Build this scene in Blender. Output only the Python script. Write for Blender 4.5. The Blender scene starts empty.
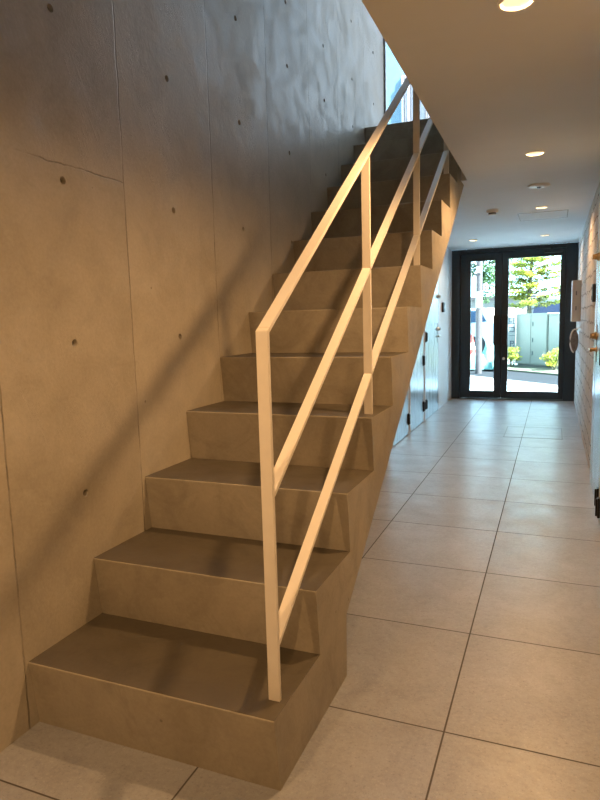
import bpy, bmesh, math, random
from mathutils import Vector, Matrix, noise

random.seed(7)
R = math.radians
scene = bpy.context.scene
col = scene.collection

# ------------------------------------------------------------------ camera, world, sun, exposure
cam_data = bpy.data.cameras.new('camera')
cam = bpy.data.objects.new('camera', cam_data)
col.objects.link(cam)
cam_data.sensor_fit = 'VERTICAL'
cam_data.sensor_height = 36.0
cam_data.lens = 617.35 * 36.0 / 800.0
cam_data.clip_start = 0.02
cam_data.clip_end = 300
fw = Vector((-0.378394, 0.916775, -0.127834))
rt = Vector((0.925345, 0.378160, -0.027043))
up = Vector((-0.023550, 0.128523, 0.991427))
cam.matrix_world = Matrix(((rt.x, up.x, -fw.x, 0), (rt.y, up.y, -fw.y, 0), (rt.z, up.z, -fw.z, 1.2), (0, 0, 0, 1)))
scene.camera = cam

world = bpy.data.worlds.new('sky')
scene.world = world
world.use_nodes = True
wn, wl = world.node_tree.nodes, world.node_tree.links
wn.clear()
w_out = wn.new('ShaderNodeOutputWorld')
w_bg = wn.new('ShaderNodeBackground')
w_tc = wn.new('ShaderNodeTexCoord')
w_sep = wn.new('ShaderNodeSeparateXYZ')
w_ramp = wn.new('ShaderNodeValToRGB')
w_ramp.color_ramp.elements[0].position = 0.0
w_ramp.color_ramp.elements[0].color = (0.52, 0.82, 1.0, 1)
w_ramp.color_ramp.elements[1].position = 1.0
w_ramp.color_ramp.elements[1].color = (0.36, 0.67, 1.0, 1)
for pos, c in ((0.25, (0.48, 0.79, 1.0, 1)), (0.5, (0.42, 0.73, 1.0, 1))):
    e = w_ramp.color_ramp.elements.new(pos)
    e.color = c
wl.new(w_tc.outputs['Generated'], w_sep.inputs[0])
wl.new(w_sep.outputs['Z'], w_ramp.inputs[0])
wl.new(w_ramp.outputs[0], w_bg.inputs['Color'])
w_bg.inputs['Strength'].default_value = 10.0
wl.new(w_bg.outputs[0], w_out.inputs[0])

sun_data = bpy.data.lights.new('sun', 'SUN')
sun = bpy.data.objects.new('sun', sun_data)
col.objects.link(sun)
sun_data.energy = 150.0
sun_data.angle = R(1.0)
sun_data.color = (0.82, 0.95, 1.0)
sun.rotation_euler = Vector((0.70, -0.22, 0.69)).to_track_quat('Z', 'Y').to_euler()
sun.location = (6, 4, 9)

LAMP_WATTS = 62.0
LAMP_COLOR = (1.0, 0.58, 0.26)

scene.view_settings.view_transform = 'Standard'
scene.view_settings.look = 'None'
scene.view_settings.exposure = 0.0
scene.view_settings.gamma = 1.0
scene.view_settings.use_curve_mapping = False
scene.cycles.max_bounces = 10
scene.cycles.diffuse_bounces = 6
scene.cycles.glossy_bounces = 4
scene.cycles.transparent_max_bounces = 12
scene.cycles.sample_clamp_indirect = 6.0
scene.cycles.use_denoising = True

# ------------------------------------------------------------------ measured dimensions (metres)
XW, XL, XR = -1.435, -1.378, 0.2735      # concrete wall, corridor wall, right wall
XS, XO = -0.624, -0.562                    # open side of the stair, edge of the ceiling opening
YB, YD = -2.4, 9.172                      # back wall, entrance door plane
ZC, ZU = 2.1275, 2.706                    # corridor ceiling, upper floor
Y0, T, RISE, U = 1.285, 0.3075, 0.2082, 0.024
YL = Y0 + 13 * T + U                      # where the stair meets the landing
YW = 5.62                                 # upper window plane
ZT = 5.3
GX = -0.06                                # level of the ground outside

# ------------------------------------------------------------------ node helpers
class NT:
    def __init__(self, name):
        self.m = bpy.data.materials.new(name)
        self.m.use_nodes = True
        self.n, self.l = self.m.node_tree.nodes, self.m.node_tree.links
        self.n.clear()
        self.out = self.n.new('ShaderNodeOutputMaterial')
        self.b = self.n.new('ShaderNodeBsdfPrincipled')
        self.l.new(self.b.outputs[0], self.out.inputs[0])
        self._pos = None
    def pos(self):
        if not self._pos:
            self._pos = self.n.new('ShaderNodeNewGeometry').outputs['Position']
        return self._pos
    def put(self, sock, v):
        if hasattr(v, 'is_linked') or hasattr(v, 'links'):
            self.l.new(v, sock)
        else:
            sock.default_value = v
    def math(self, op, a, b=0.0, c=0.0, clamp=False):
        k = self.n.new('ShaderNodeMath'); k.operation = op; k.use_clamp = clamp
        self.put(k.inputs[0], a); self.put(k.inputs[1], b); self.put(k.inputs[2], c)
        return k.outputs[0]
    def sep(self, v):
        k = self.n.new('ShaderNodeSeparateXYZ'); self.l.new(v, k.inputs[0]); return k.outputs
    def comb(self, x, y, z):
        k = self.n.new('ShaderNodeCombineXYZ')
        for i, v in enumerate((x, y, z)): self.put(k.inputs[i], v)
        return k.outputs[0]
    def vscale(self, v, s):
        k = self.n.new('ShaderNodeVectorMath'); k.operation = 'MULTIPLY'
        self.l.new(v, k.inputs[0]); k.inputs[1].default_value = s if hasattr(s, '__len__') else (s, s, s)
        return k.outputs[0]
    def noise(self, v, scale, detail=4, rough=0.55, dist=0.0):
        k = self.n.new('ShaderNodeTexNoise'); self.l.new(v, k.inputs['Vector'])
        k.inputs['Scale'].default_value = scale; k.inputs['Detail'].default_value = detail
        k.inputs['Roughness'].default_value = rough; k.inputs['Distortion'].default_value = dist
        return k.outputs['Fac']
    def ramp(self, fac, stops):
        k = self.n.new('ShaderNodeValToRGB'); self.l.new(fac, k.inputs[0])
        el = k.color_ramp.elements
        el[0].position, el[1].position = stops[0][0], stops[-1][0]
        def c4(c): return (c, c, c, 1) if not hasattr(c, '__len__') else (*c, 1)
        el[0].color, el[1].color = c4(stops[0][1]), c4(stops[-1][1])
        for p_, c in stops[1:-1]:
            e = el.new(p_); e.color = c4(c)
        return k.outputs[0]
    def remap(self, v, a, b, c, d):
        k = self.n.new('ShaderNodeMapRange'); k.clamp = True
        self.put(k.inputs[0], v)
        for i, q in enumerate((a, b, c, d)): self.put(k.inputs[i + 1], q)
        return k.outputs[0]
    def mix(self, fac, a, b, mode='MIX'):
        k = self.n.new('ShaderNodeMix'); k.data_type = 'RGBA'; k.blend_type = mode
        self.put(k.inputs[0], fac)
        self.put(k.inputs[6], a if not isinstance(a, tuple) else (*a, 1))
        self.put(k.inputs[7], b if not isinstance(b, tuple) else (*b, 1))
        return k.outputs[2]
    def bump(self, h, strength, dist=0.01, prev=None):
        k = self.n.new('ShaderNodeBump'); self.l.new(h, k.inputs['Height'])
        k.inputs['Strength'].default_value = strength; k.inputs['Distance'].default_value = dist
        if prev: self.l.new(prev, k.inputs['Normal'])
        return k.outputs[0]
    def set(self, **kw):
        for k, v in kw.items():
            s = self.b.inputs[{'color': 'Base Color', 'rough': 'Roughness', 'metal': 'Metallic', 'spec': 'Specular IOR Level', 'normal': 'Normal'}[k]]
            if isinstance(v, tuple): v = (*v, 1)
            self.put(s, v)
        return self.m

def plain(name, c, rough=0.5, metal=0.0, var=0.06, scale=30.0, spec=0.5):
    t = NT(name)
    n = t.noise(t.pos(), scale, 3)
    f = t.remap(n, 0.3, 0.7, 1 - var, 1 + var)
    k = t.n.new('ShaderNodeVectorMath'); k.operation = 'SCALE'
    k.inputs[0].default_value = c; t.l.new(f, k.inputs['Scale'])
    return t.set(color=k.outputs[0], rough=rough, metal=metal, spec=spec)

def emit(name, c, s):
    t = NT(name)
    e = t.n.new('ShaderNodeEmission'); e.inputs[0].default_value = (*c, 1); e.inputs[1].default_value = s
    t.l.new(e.outputs[0], t.out.inputs[0])
    t.n.remove(t.b)
    return t.m

def glass(name, tint, gloss=0.06):
    t = NT(name)
    tr = t.n.new('ShaderNodeBsdfTransparent'); tr.inputs[0].default_value = (*tint, 1)
    gl = t.n.new('ShaderNodeBsdfGlossy'); gl.inputs['Roughness'].default_value = 0.02
    fr = t.n.new('ShaderNodeFresnel'); fr.inputs[0].default_value = 1.25
    mx = t.n.new('ShaderNodeMixShader')
    t.l.new(fr.outputs[0], mx.inputs[0]); t.l.new(tr.outputs[0], mx.inputs[1]); t.l.new(gl.outputs[0], mx.inputs[2])
    t.l.new(mx.outputs[0], t.out.inputs[0])
    t.n.remove(t.b)
    return t.m

# ------------------------------------------------------------------ materials
def concrete(name, base, joints=(), crack=False, rough=(0.42, 0.62), var=0.16, panels=False, stain=0.0, bump=0.25):
    t = NT(name)
    p = t.pos()
    x, y, z = t.sep(p)
    big = t.noise(p, 1.3, 5, 0.6, 0.3)
    mid = t.noise(p, 6.0, 6, 0.65, 0.4)
    fine = t.noise(p, 90.0, 3, 0.6)
    tone = t.math('ADD', t.remap(big, 0.3, 0.7, 1 - var, 1 + var), t.remap(mid, 0.3, 0.7, -var * 0.6, var * 0.6))
    tone = t.math('ADD', tone, t.remap(fine, 0.3, 0.7, -0.05, 0.05))
    h = t.math('ADD', t.math('MULTIPLY', mid, 0.7), t.math('MULTIPLY', fine, 0.12))
    if panels:
        wn_ = t.n.new('ShaderNodeTexWhiteNoise'); wn_.noise_dimensions = '1D'
        t.l.new(t.math('FLOOR', t.math('DIVIDE', t.math('SUBTRACT', y, 0.655), 0.615)), wn_.inputs['W'])
        tone = t.math('ADD', tone, t.remap(wn_.outputs['Value'], 0, 1, -0.06, 0.06))
        # long trowel and board scratches running down at a slant
        sc = t.noise(t.comb(0.0, t.math('ADD', t.math('MULTIPLY', y, 9.0), t.math('MULTIPLY', z, 4.0)), t.math('MULTIPLY', z, 0.7)), 2.2, 5, 0.7, 0.6)
        sl = t.remap(t.math('ABSOLUTE', t.math('SUBTRACT', sc, 0.5)), 0.0, 0.012, 1.0, 0.0)
        sl = t.math('MULTIPLY', sl, t.remap(big, 0.5, 0.65, 0.0, 1.0))
        h = t.math('ADD', h, t.math('MULTIPLY', sl, 0.16))
        tone = t.math('ADD', tone, t.math('MULTIPLY', sl, 0.06))
    line = None
    wob = t.math('MULTIPLY', t.math('SUBTRACT', t.noise(p, 14.0, 4), 0.5), 0.012)
    for j in joints:
        d = t.math('ABSOLUTE', t.math('ADD', t.math('SUBTRACT', y, j), wob))
        f = t.remap(d, 0.001, 0.0042, 1.0, 0.0)
        line = f if line is None else t.math('MAXIMUM', line, f)
    if crack:
        d = t.math('ABSOLUTE', t.math('ADD', t.math('SUBTRACT', z, 1.705), t.math('MULTIPLY', wob, 1.6)))
        f = t.remap(d, 0.0006, 0.0036, 1.0, 0.0)
        f = t.math('MULTIPLY', f, t.math('MULTIPLY', t.math('LESS_THAN', y, 1.88), t.remap(mid, 0.40, 0.56, 0.0, 0.9)))
        line = t.math('MAXIMUM', line, f)
    spots = t.n.new('ShaderNodeTexVoronoi'); spots.inputs['Scale'].default_value = 9.0
    t.l.new(p, spots.inputs['Vector'])
    pit = t.remap(spots.outputs['Distance'], 0.035, 0.055, 1.0, 0.0)
    pit = t.math('MULTIPLY', pit, t.math('GREATER_THAN', t.noise(p, 3.1, 2), 0.55))
    c = t.mix(t.remap(big, 0.35, 0.65, 0.0, 1.0), base, tuple(q * f for q, f in zip(base, (0.94, 0.97, 1.03))))
    k = t.n.new('ShaderNodeVectorMath'); k.operation = 'SCALE'
    t.l.new(c, k.inputs[0]); t.l.new(tone, k.inputs['Scale'])
    c = t.mix(t.math('MULTIPLY', pit, 0.55), k.outputs[0], tuple(q * 0.35 for q in base))
    if stain:
        st = t.noise(p, 4.2, 6, 0.7, 1.2)
        c = t.mix(t.remap(st, 0.48, 0.72, 0.0, stain), c, tuple(q * 0.5 for q in base))
    hh = t.math('SUBTRACT', h, t.math('MULTIPLY', pit, 0.3))
    if line is not None:
        lm = t.math('MULTIPLY', line, t.remap(mid, 0.40, 0.62, 0.05, 0.85))
        c = t.mix(lm, c, tuple(q * 0.3 for q in base))
        hh = t.math('SUBTRACT', hh, t.math('MULTIPLY', line, 0.4))
    rr = t.remap(mid, 0.3, 0.7, rough[0], rough[1])
    return t.set(color=c, rough=rr, normal=t.bump(hh, bump, 0.01))

JOINTS = (0.655, 1.273, 1.882, 2.512, 3.125, 3.745, 4.305, 4.965)
M = {}
M['wall'] = concrete('raw_concrete_wall', (0.45, 0.395, 0.30), JOINTS, True, (0.30, 0.60), 0.15, True, 0.25, 0.45)
M['plug'] = plain('mortar_plug', (0.15, 0.135, 0.115), 0.8, var=0.25, scale=60)
M['stair'] = concrete('stair_concrete', (0.41, 0.355, 0.265), (), False, (0.5, 0.75), 0.2, False, 0.5, 0.35)
M['pale'] = concrete('pale_concrete', (0.60, 0.63, 0.64), (), False, (0.5, 0.7), 0.06)
M['ceil'] = plain('ceiling_paint', (0.70, 0.73, 0.75), 0.75, var=0.02, scale=4)
M['white'] = plain('white_wall', (0.72, 0.72, 0.70), 0.7, var=0.03, scale=4)
M['hall'] = plain('dark_hall_wall', (0.22, 0.20, 0.175), 0.7, var=0.05, scale=8)
M['rail'] = plain('cream_painted_steel', (0.86, 0.80, 0.70), 0.42, var=0.02)
M['black'] = plain('dark_frame', (0.008, 0.018, 0.025), 0.4, 0.0, 0.1)
M['jet'] = plain('black_plastic', (0.008, 0.008, 0.009), 0.35)
M['steel'] = plain('stainless', (0.62, 0.62, 0.6), 0.28, 1.0, 0.04)
M['brass'] = plain('bronze', (0.45, 0.30, 0.14), 0.3, 1.0, 0.06)
M['trim'] = plain('lamp_trim', (0.85, 0.83, 0.78), 0.4, var=0.01)
M['alu'] = plain('aluminium', (0.26, 0.26, 0.25), 0.45, 0.3, 0.04)
M['cover'] = plain('white_plastic', (0.78, 0.78, 0.76), 0.4, var=0.02)
M['beige'] = plain('beige_box', (0.56, 0.47, 0.37), 0.5, var=0.03)
M['greybag'] = plain('grey_fabric', (0.17, 0.15, 0.13), 0.8, var=0.3, scale=40)
M['bulb'] = emit('lamp_glow', (1.0, 0.80, 0.46), 9.0)
M['glass'] = glass('door_glass', (0.93, 0.97, 0.96))
M['glass_up'] = glass('tinted_window_glass', (0.66, 0.58, 0.56))

def tile_floor():
    t = NT('porcelain_floor_tile')
    p = t.pos(); x, y, z = t.sep(p)
    S = 0.6014
    u = t.math('DIVIDE', t.math('ADD', x, 0.2697), S)
    v = t.math('DIVIDE', t.math('SUBTRACT', y, 1.6837), S)
    def edge(q):
        f = t.math('FRACT', q)
        return t.math('MULTIPLY', t.math('MINIMUM', f, t.math('SUBTRACT', 1.0, f)), S)
    d = t.math('MINIMUM', edge(u), edge(v))
    g = t.remap(d, 0.0020, 0.0032, 1.0, 0.0)
    iu, iv = t.math('FLOOR', u), t.math('FLOOR', v)
    wn_ = t.n.new('ShaderNodeTexWhiteNoise'); t.l.new(t.comb(iu, iv, 0.0), wn_.inputs['Vector'])
    off = t.n.new('ShaderNodeVectorMath'); off.operation = 'SCALE'; t.l.new(wn_.outputs['Color'], off.inputs[0]); off.inputs['Scale'].default_value = 7.0
    q = t.n.new('ShaderNodeVectorMath'); q.operation = 'ADD'; t.l.new(p, q.inputs[0]); t.l.new(off.outputs[0], q.inputs[1])
    pp = q.outputs[0]
    cl = t.noise(pp, 4.2, 9, 0.72, 0.6)
    fl = t.noise(pp, 55.0, 6, 0.7, 0.0)
    gr = t.noise(pp, 240.0, 2)
    c = t.ramp(cl, ((0.25, (0.265, 0.265, 0.28)), (0.5, (0.335, 0.34, 0.36)), (0.75, (0.415, 0.425, 0.45))))
    c = t.mix(t.remap(fl, 0.45, 0.80, 0.0, 0.3), c, (0.47, 0.475, 0.475))
    c = t.mix(t.remap(fl, 0.20, 0.50, 0.3, 0.0), c, (0.16, 0.145, 0.13))
    c = t.mix(t.remap(gr, 0.35, 0.65, 0.0, 0.16), c, (0.23, 0.225, 0.215))
    sp = t.noise(pp, 130.0, 3, 0.6)
    c = t.mix(t.remap(sp, 0.60, 0.70, 0.0, 0.45), c, (0.52, 0.51, 0.50))
    c = t.mix(t.remap(sp, 0.28, 0.40, 0.45, 0.0), c, (0.13, 0.115, 0.10))
    k = t.n.new('ShaderNodeVectorMath'); k.operation = 'SCALE'; t.l.new(c, k.inputs[0])
    t.l.new(t.remap(wn_.outputs['Value'], 0, 1, 0.95, 1.05), k.inputs['Scale'])
    c = t.mix(g, k.outputs[0], (0.07, 0.06, 0.05))
    # worn, wiped sheen that varies within the tile
    ro = t.math('ADD', t.remap(t.noise(pp, 5.5, 4, 0.6, 0.4), 0.2, 0.8, 0.26, 0.46), t.math('MULTIPLY', g, 0.4))
    hh = t.math('SUBTRACT', t.math('MULTIPLY', gr, 0.04), g)
    return t.set(color=c, rough=ro, spec=0.75, normal=t.bump(hh, 0.22, 0.004))
M['tile'] = tile_floor()

def stone_wall():
    t = NT('rough_stone_tile')
    p = t.pos(); x, y, z = t.sep(p)
    br = t.n.new('ShaderNodeTexBrick')
    wob = t.noise(p, 7.0, 3)
    yy = t.math('ADD', y, t.math('MULTIPLY', wob, 0.10)); zz = t.math('ADD', z, t.math('MULTIPLY', wob, 0.10))
    t.l.new(t.comb(yy, zz, 0.0), br.inputs['Vector'])
    br.inputs['Scale'].default_value = 1.0
    br.inputs['Brick Width'].default_value = 0.17; br.inputs['Row Height'].default_value = 0.13
    br.inputs['Mortar Size'].default_value = 0.006; br.inputs['Mortar Smooth'].default_value = 0.3
    br.inputs['Color1'].default_value = (0.74, 0.72, 0.70, 1); br.inputs['Color2'].default_value = (0.60, 0.58, 0.56, 1)
    br.inputs['Mortar'].default_value = (0.16, 0.14, 0.12, 1)
    n1 = t.noise(p, 22.0, 6, 0.7, 0.6); n2 = t.noise(p, 70.0, 4, 0.7)
    c = t.mix(t.remap(n1, 0.45, 0.7, 0.0, 0.7), br.outputs['Color'], (0.80, 0.78, 0.75))
    c = t.mix(t.remap(n1, 0.3, 0.42, 0.6, 0.0), c, (0.38, 0.36, 0.33))
    h = t.math('ADD', t.math('MULTIPLY', n1, 0.9), t.math('MULTIPLY', n2, 0.3))
    h = t.math('SUBTRACT', h, t.math('MULTIPLY', br.outputs['Fac'], 0.8))
    return t.set(color=c, rough=0.8, normal=t.bump(h, 0.8, 0.02))
M['stone'] = stone_wall()

def door_steel():
    t = NT('brushed_door_steel')
    p = t.pos()
    b = t.noise(t.vscale(p, (60, 60, 0.6)), 4.0, 3)
    c = t.mix(t.remap(b, 0.3, 0.7, 0, 1), (0.36, 0.42, 0.47), (0.42, 0.48, 0.53))
    return t.set(color=c, rough=t.remap(b, 0.3, 0.7, 0.24, 0.34), metal=0.75)
M['leaf'] = door_steel()

def asphalt(name, a, b):
    t = NT(name)
    n = t.noise(t.pos(), 60.0, 4, 0.7); m = t.noise(t.pos(), 1.5, 4)
    c = t.mix(t.remap(n, 0.3, 0.7, 0, 1), a, b)
    c = t.mix(t.remap(m, 0.4, 0.7, 0, 0.25), c, b)
    return t.set(color=c, rough=0.95, spec=0.03, normal=t.bump(n, 0.4, 0.01))
M['asphalt'] = asphalt('asphalt', (0.010, 0.0105, 0.012), (0.015, 0.016, 0.018))
M['paving'] = asphalt('pale_paving', (0.70, 0.73, 0.74), (0.78, 0.80, 0.81))
M['kerb'] = asphalt('kerb_stone', (0.09, 0.09, 0.09), (0.12, 0.12, 0.12))
M['soil'] = asphalt('planting_soil', (0.045, 0.042, 0.03), (0.08, 0.085, 0.06))
M['lot'] = asphalt('parking_lot', (0.12, 0.13, 0.135), (0.15, 0.16, 0.165))
M['dapple'] = plain('dapple_bars', (0.06, 0.06, 0.06), 0.7, spec=0.08)  # near-black colour for the dappled shade on the paving

def leafmat(name, a, b):
    t = NT(name)
    n = t.noise(t.pos(), 3.0, 3)
    c = t.mix(t.remap(n, 0.35, 0.65, 0, 1), a, b)
    t.set(color=c, rough=0.6)
    tl = t.n.new('ShaderNodeBsdfTranslucent'); t.l.new(c, tl.inputs[0])
    mx = t.n.new('ShaderNodeMixShader'); mx.inputs[0].default_value = 0.45
    t.l.new(t.b.outputs[0], mx.inputs[1]); t.l.new(tl.outputs[0], mx.inputs[2]); t.l.new(mx.outputs[0], t.out.inputs[0])
    return t.m
M['leaves'] = leafmat('fresh_leaves', (0.24, 0.24, 0.025), (0.13, 0.175, 0.03))
M['leaves_dark'] = leafmat('green_leaves', (0.07, 0.13, 0.045), (0.045, 0.10, 0.035))
M['leaves_gold'] = leafmat('golden_leaves', (0.26, 0.24, 0.02), (0.15, 0.18, 0.022))
M['bark'] = plain('bark', (0.07, 0.065, 0.045), 0.9, var=0.3, spec=0.08)
M['mint'] = plain('mint_cabinet_paint', (0.15, 0.155, 0.128), 0.45, var=0.03, scale=3, spec=0.08)
M['mint_dark'] = plain('cabinet_gap', (0.035, 0.05, 0.05), 0.6, spec=0.08)
M['carwhite'] = plain('white_car_paint', (0.38, 0.33, 0.29), 0.3, var=0.01)
M['carsilver'] = plain('silver_car_paint', (0.12, 0.12, 0.115), 0.28, 0.1, 0.01)
M['carglass'] = plain('car_window', (0.012, 0.018, 0.04), 0.35, var=0.02, spec=0.25)
M['tyre'] = plain('tyre_rubber', (0.02, 0.02, 0.02), 0.8, spec=0.08)
M['polegrey'] = plain('pole_paint', (0.034, 0.030, 0.031), 0.6, spec=0.08)
M['signwhite'] = plain('sign_white', (0.13, 0.13, 0.12), 0.5, var=0.01, spec=0.08)
M['ink'] = plain('sign_ink', (0.015, 0.025, 0.035), 0.6, spec=0.08)
M['red'] = plain('cone_red', (0.24, 0.025, 0.02), 0.5, spec=0.08)
M['facade'] = plain('pale_facade', (0.36, 0.42, 0.46), 0.7, var=0.03, scale=2, spec=0.08)
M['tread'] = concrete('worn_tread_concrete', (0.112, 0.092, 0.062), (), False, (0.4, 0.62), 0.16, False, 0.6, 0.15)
M['facade_sky'] = plain('blue_sky_standin', (0.10, 0.20, 0.27), 0.5, var=0.03, scale=0.6, spec=0.08)  # wall colour carries the blue sky tone behind the upper window
M['facade_line'] = plain('facade_pipe', (0.06, 0.075, 0.09), 0.6, spec=0.08)
M['farwall'] = plain('far_building', (0.13, 0.12, 0.11), 0.8, var=0.05, scale=1, spec=0.08)
M['farwindow'] = plain('far_window', (0.09, 0.12, 0.14), 0.3)

def netmat():
    t = NT('teal_net')
    p = t.pos()
    n = t.noise(p, 12.0, 5, 0.7)
    v = t.n.new('ShaderNodeTexVoronoi'); v.feature = 'DISTANCE_TO_EDGE'; v.inputs['Scale'].default_value = 16.0
    t.l.new(p, v.inputs['Vector'])
    c = t.mix(t.remap(n, 0.35, 0.65, 0, 1), (0.008, 0.075, 0.068), (0.025, 0.115, 0.10))
    c = t.mix(t.remap(v.outputs['Distance'], 0.02, 0.08, 0.0, 0.5), c, (0.10, 0.18, 0.17))
    return t.set(color=c, rough=0.7, normal=t.bump(n, 0.6, 0.03))
M['net'] = netmat()

# ------------------------------------------------------------------ mesh helpers
def link(name, bm, mats, parent=None, smooth=False, loc=None):
    me = bpy.data.meshes.new(name)
    bmesh.ops.recalc_face_normals(bm, faces=bm.faces)
    if smooth:
        for f in bm.faces: f.smooth = True
    bm.to_mesh(me); bm.free()
    for m in (mats if isinstance(mats, (list, tuple)) else [mats]):
        me.materials.append(m)
    if smooth:
        try: me.set_sharp_from_angle(angle=R(40))
        except Exception: pass
    o = bpy.data.objects.new(name, me)
    col.objects.link(o)
    if parent: o.parent = parent
    if loc: o.location = loc
    return o

def tag(o, label=None, cat=None, group=None, kind=None):
    if label: o['label'] = label
    if cat: o['category'] = cat
    if group: o['group'] = group
    if kind: o['kind'] = kind
    return o

def empty(name, loc, label=None, cat=None, group=None, kind=None, rz=0.0):
    o = bpy.data.objects.new(name, None)
    col.objects.link(o)
    o.location = loc; o.rotation_euler = (0, 0, rz); o.empty_display_size = 0.1
    return tag(o, label, cat, group, kind)

def copy_tree(o, parent=None):
    c = o.copy(); col.objects.link(c)
    if parent: c.parent = parent
    for ch in list(o.children): copy_tree(ch, c)
    return c

def box(bm, a, b, mi=0, bev=0.0):
    v = [bm.verts.new((x, y, z)) for x in (a[0], b[0]) for y in (a[1], b[1]) for z in (a[2], b[2])]
    fs = [bm.faces.new([v[i] for i in q]) for q in ((0, 1, 3, 2), (4, 6, 7, 5), (0, 4, 5, 1), (2, 3, 7, 6), (0, 2, 6, 4), (1, 5, 7, 3))]
    for f in fs: f.material_index = mi
    if bev:
        es = list({e for f in fs for e in f.edges})
        r = bmesh.ops.bevel(bm, geom=es, offset=bev, segments=2, affect='EDGES', profile=0.6)
        for f in r['faces']: f.material_index = mi
    return fs

def prism(bm, pts, axis, a, b, mi=0):
    """polygon pts in the two other axes, extruded along axis from a to b"""
    def P(p, w):
        return {'x': (w, p[0], p[1]), 'y': (p[0], w, p[1]), 'z': (p[0], p[1], w)}[axis]
    va = [bm.verts.new(P(p, a)) for p in pts]; vb = [bm.verts.new(P(p, b)) for p in pts]
    fs = [bm.faces.new(va), bm.faces.new(vb[::-1])]
    n = len(pts)
    for i in range(n):
        fs.append(bm.faces.new((va[i], vb[i], vb[(i + 1) % n], va[(i + 1) % n])))
    for f in fs: f.material_index = mi
    return va, vb

def tube(bm, pts, rad, seg=12, mi=0, closed=True):
    pts = [Vector(p) for p in pts]
    rads = rad if hasattr(rad, '__len__') else [rad] * len(pts)
    rings = []
    d0 = (pts[1] - pts[0]).normalized()
    ref = Vector((0, 0, 1)) if abs(d0.z) < 0.9 else Vector((1, 0, 0))
    for i, p in enumerate(pts):
        d = (pts[min(i + 1, len(pts) - 1)] - pts[max(i - 1, 0)]).normalized()
        a = d.cross(ref).normalized(); b = d.cross(a).normalized()
        rings.append([bm.verts.new(p + (a * math.cos(2 * math.pi * k / seg) + b * math.sin(2 * math.pi * k / seg)) * rads[i]) for k in range(seg)])
    for r0, r1 in zip(rings, rings[1:]):
        for k in range(seg):
            bm.faces.new((r0[k], r0[(k + 1) % seg], r1[(k + 1) % seg], r1[k])).material_index = mi
    if closed:
        bm.faces.new(rings[0][::-1]).material_index = mi; bm.faces.new(rings[-1]).material_index = mi

def lathe(bm, prof, c=(0, 0, 0), seg=32, mi=0, ax='z', cap0=False, cap1=False):
    rings = []
    for r, h in prof:
        ring = []
        for k in range(seg):
            a = 2 * math.pi * k / seg
            q = {'z': (r * math.cos(a), r * math.sin(a), h), 'x': (h, r * math.cos(a), r * math.sin(a)), 'y': (r * math.cos(a), h, r * math.sin(a))}[ax]
            ring.append(bm.verts.new(Vector(c) + Vector(q)))
        rings.append(ring)
    for r0, r1 in zip(rings, rings[1:]):
        for k in range(seg):
            bm.faces.new((r0[k], r0[(k + 1) % seg], r1[(k + 1) % seg], r1[k])).material_index = mi
    if cap0: bm.faces.new(rings[0][::-1]).material_index = mi
    if cap1: bm.faces.new(rings[-1]).material_index = mi

def holed_plate(bm, P, u0, u1, v0, v1, holes, s, depth=0.0, taper=1.0, plug=None, seg=16, ucuts=(), skip=None):
    """flat plate in (u,v) mapped by P(u,v,w); round holes (u,v,r) sunk by depth (w) and closed by a plug"""
    us = sorted({u0, u1, *ucuts, *[h[0] - s for h in holes], *[h[0] + s for h in holes]})
    vs = sorted({v0, v1, *[h[1] - s for h in holes], *[h[1] + s for h in holes]})
    cache = {}
    def V(u, v, w=0.0):
        k = (round(u, 5), round(v, 5), round(w, 5))
        if k not in cache: cache[k] = bm.verts.new(P(u, v, w))
        return cache[k]
    hl = {}
    for h in holes: hl[(round(h[0] - s, 5), round(h[1] - s, 5))] = h
    for ua, ub in zip(us, us[1:]):
        for va, vb in zip(vs, vs[1:]):
            if ub - ua < 1e-6 or vb - va < 1e-6: continue
            if skip and skip((ua + ub) / 2, (va + vb) / 2): continue
            h = hl.get((round(ua, 5), round(va, 5)))
            if h is None:
                bm.faces.new((V(ua, va), V(ub, va), V(ub, vb), V(ua, vb))); continue
            ring = [V(h[0] + h[2] * math.cos(2 * math.pi * (k + 0.5) / seg), h[1] + h[2] * math.sin(2 * math.pi * (k + 0.5) / seg)) for k in range(seg)]
            q = seg // 4
            cor = [V(ub, vb), V(ua, vb), V(ua, va), V(ub, va)]
            for i in range(4):
                arc = [ring[(i * q + j) % seg] for j in range(q)]
                bm.faces.new([cor[i]] + arc[::-1])
                bm.faces.new((cor[i], cor[(i + 1) % 4], ring[((i + 1) * q) % seg], arc[-1]))
            if depth:
                r2 = h[2] * taper
                in_ = [V(h[0] + r2 * math.cos(2 * math.pi * (k + 0.5) / seg), h[1] + r2 * math.sin(2 * math.pi * (k + 0.5) / seg), depth) for k in range(seg)]
                for k in range(seg):
                    bm.faces.new((ring[k], ring[(k + 1) % seg], in_[(k + 1) % seg], in_[k])).material_index = 0
                if plug is not None:
                    bm.faces.new(in_).material_index = plug

# ------------------------------------------------------------------ the setting
bm = bmesh.new(); box(bm, (-1.62, YB - 0.15, -0.12), (0.46, YD + 0.1, 0.0))
tag(link('floor', bm, M['tile']), 'large square beige porcelain tile floor of the corridor', 'floor', kind='structure')

# concrete wall beside the stair, with form-tie holes
HY = (0.965, 1.580, 2.193, 2.803, 3.420, 4.036, 4.660, 5.256)
HZ = (0.648, 1.147, 1.655, 2.158, 2.630, 2.968, 3.370, 3.87, 4.37, 4.87)
holes = []
for hy in HY:
    for hz in HZ:
        if hz < RISE * (math.floor((hy - Y0) / T) + 1) + 0.12 and hy > Y0: continue
        if hz == 3.370 and hy < 3.5: continue
        holes.append((hy + random.uniform(-0.006, 0.006), hz + random.uniform(-0.006, 0.006), 0.0125))
bm = bmesh.new()
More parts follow.
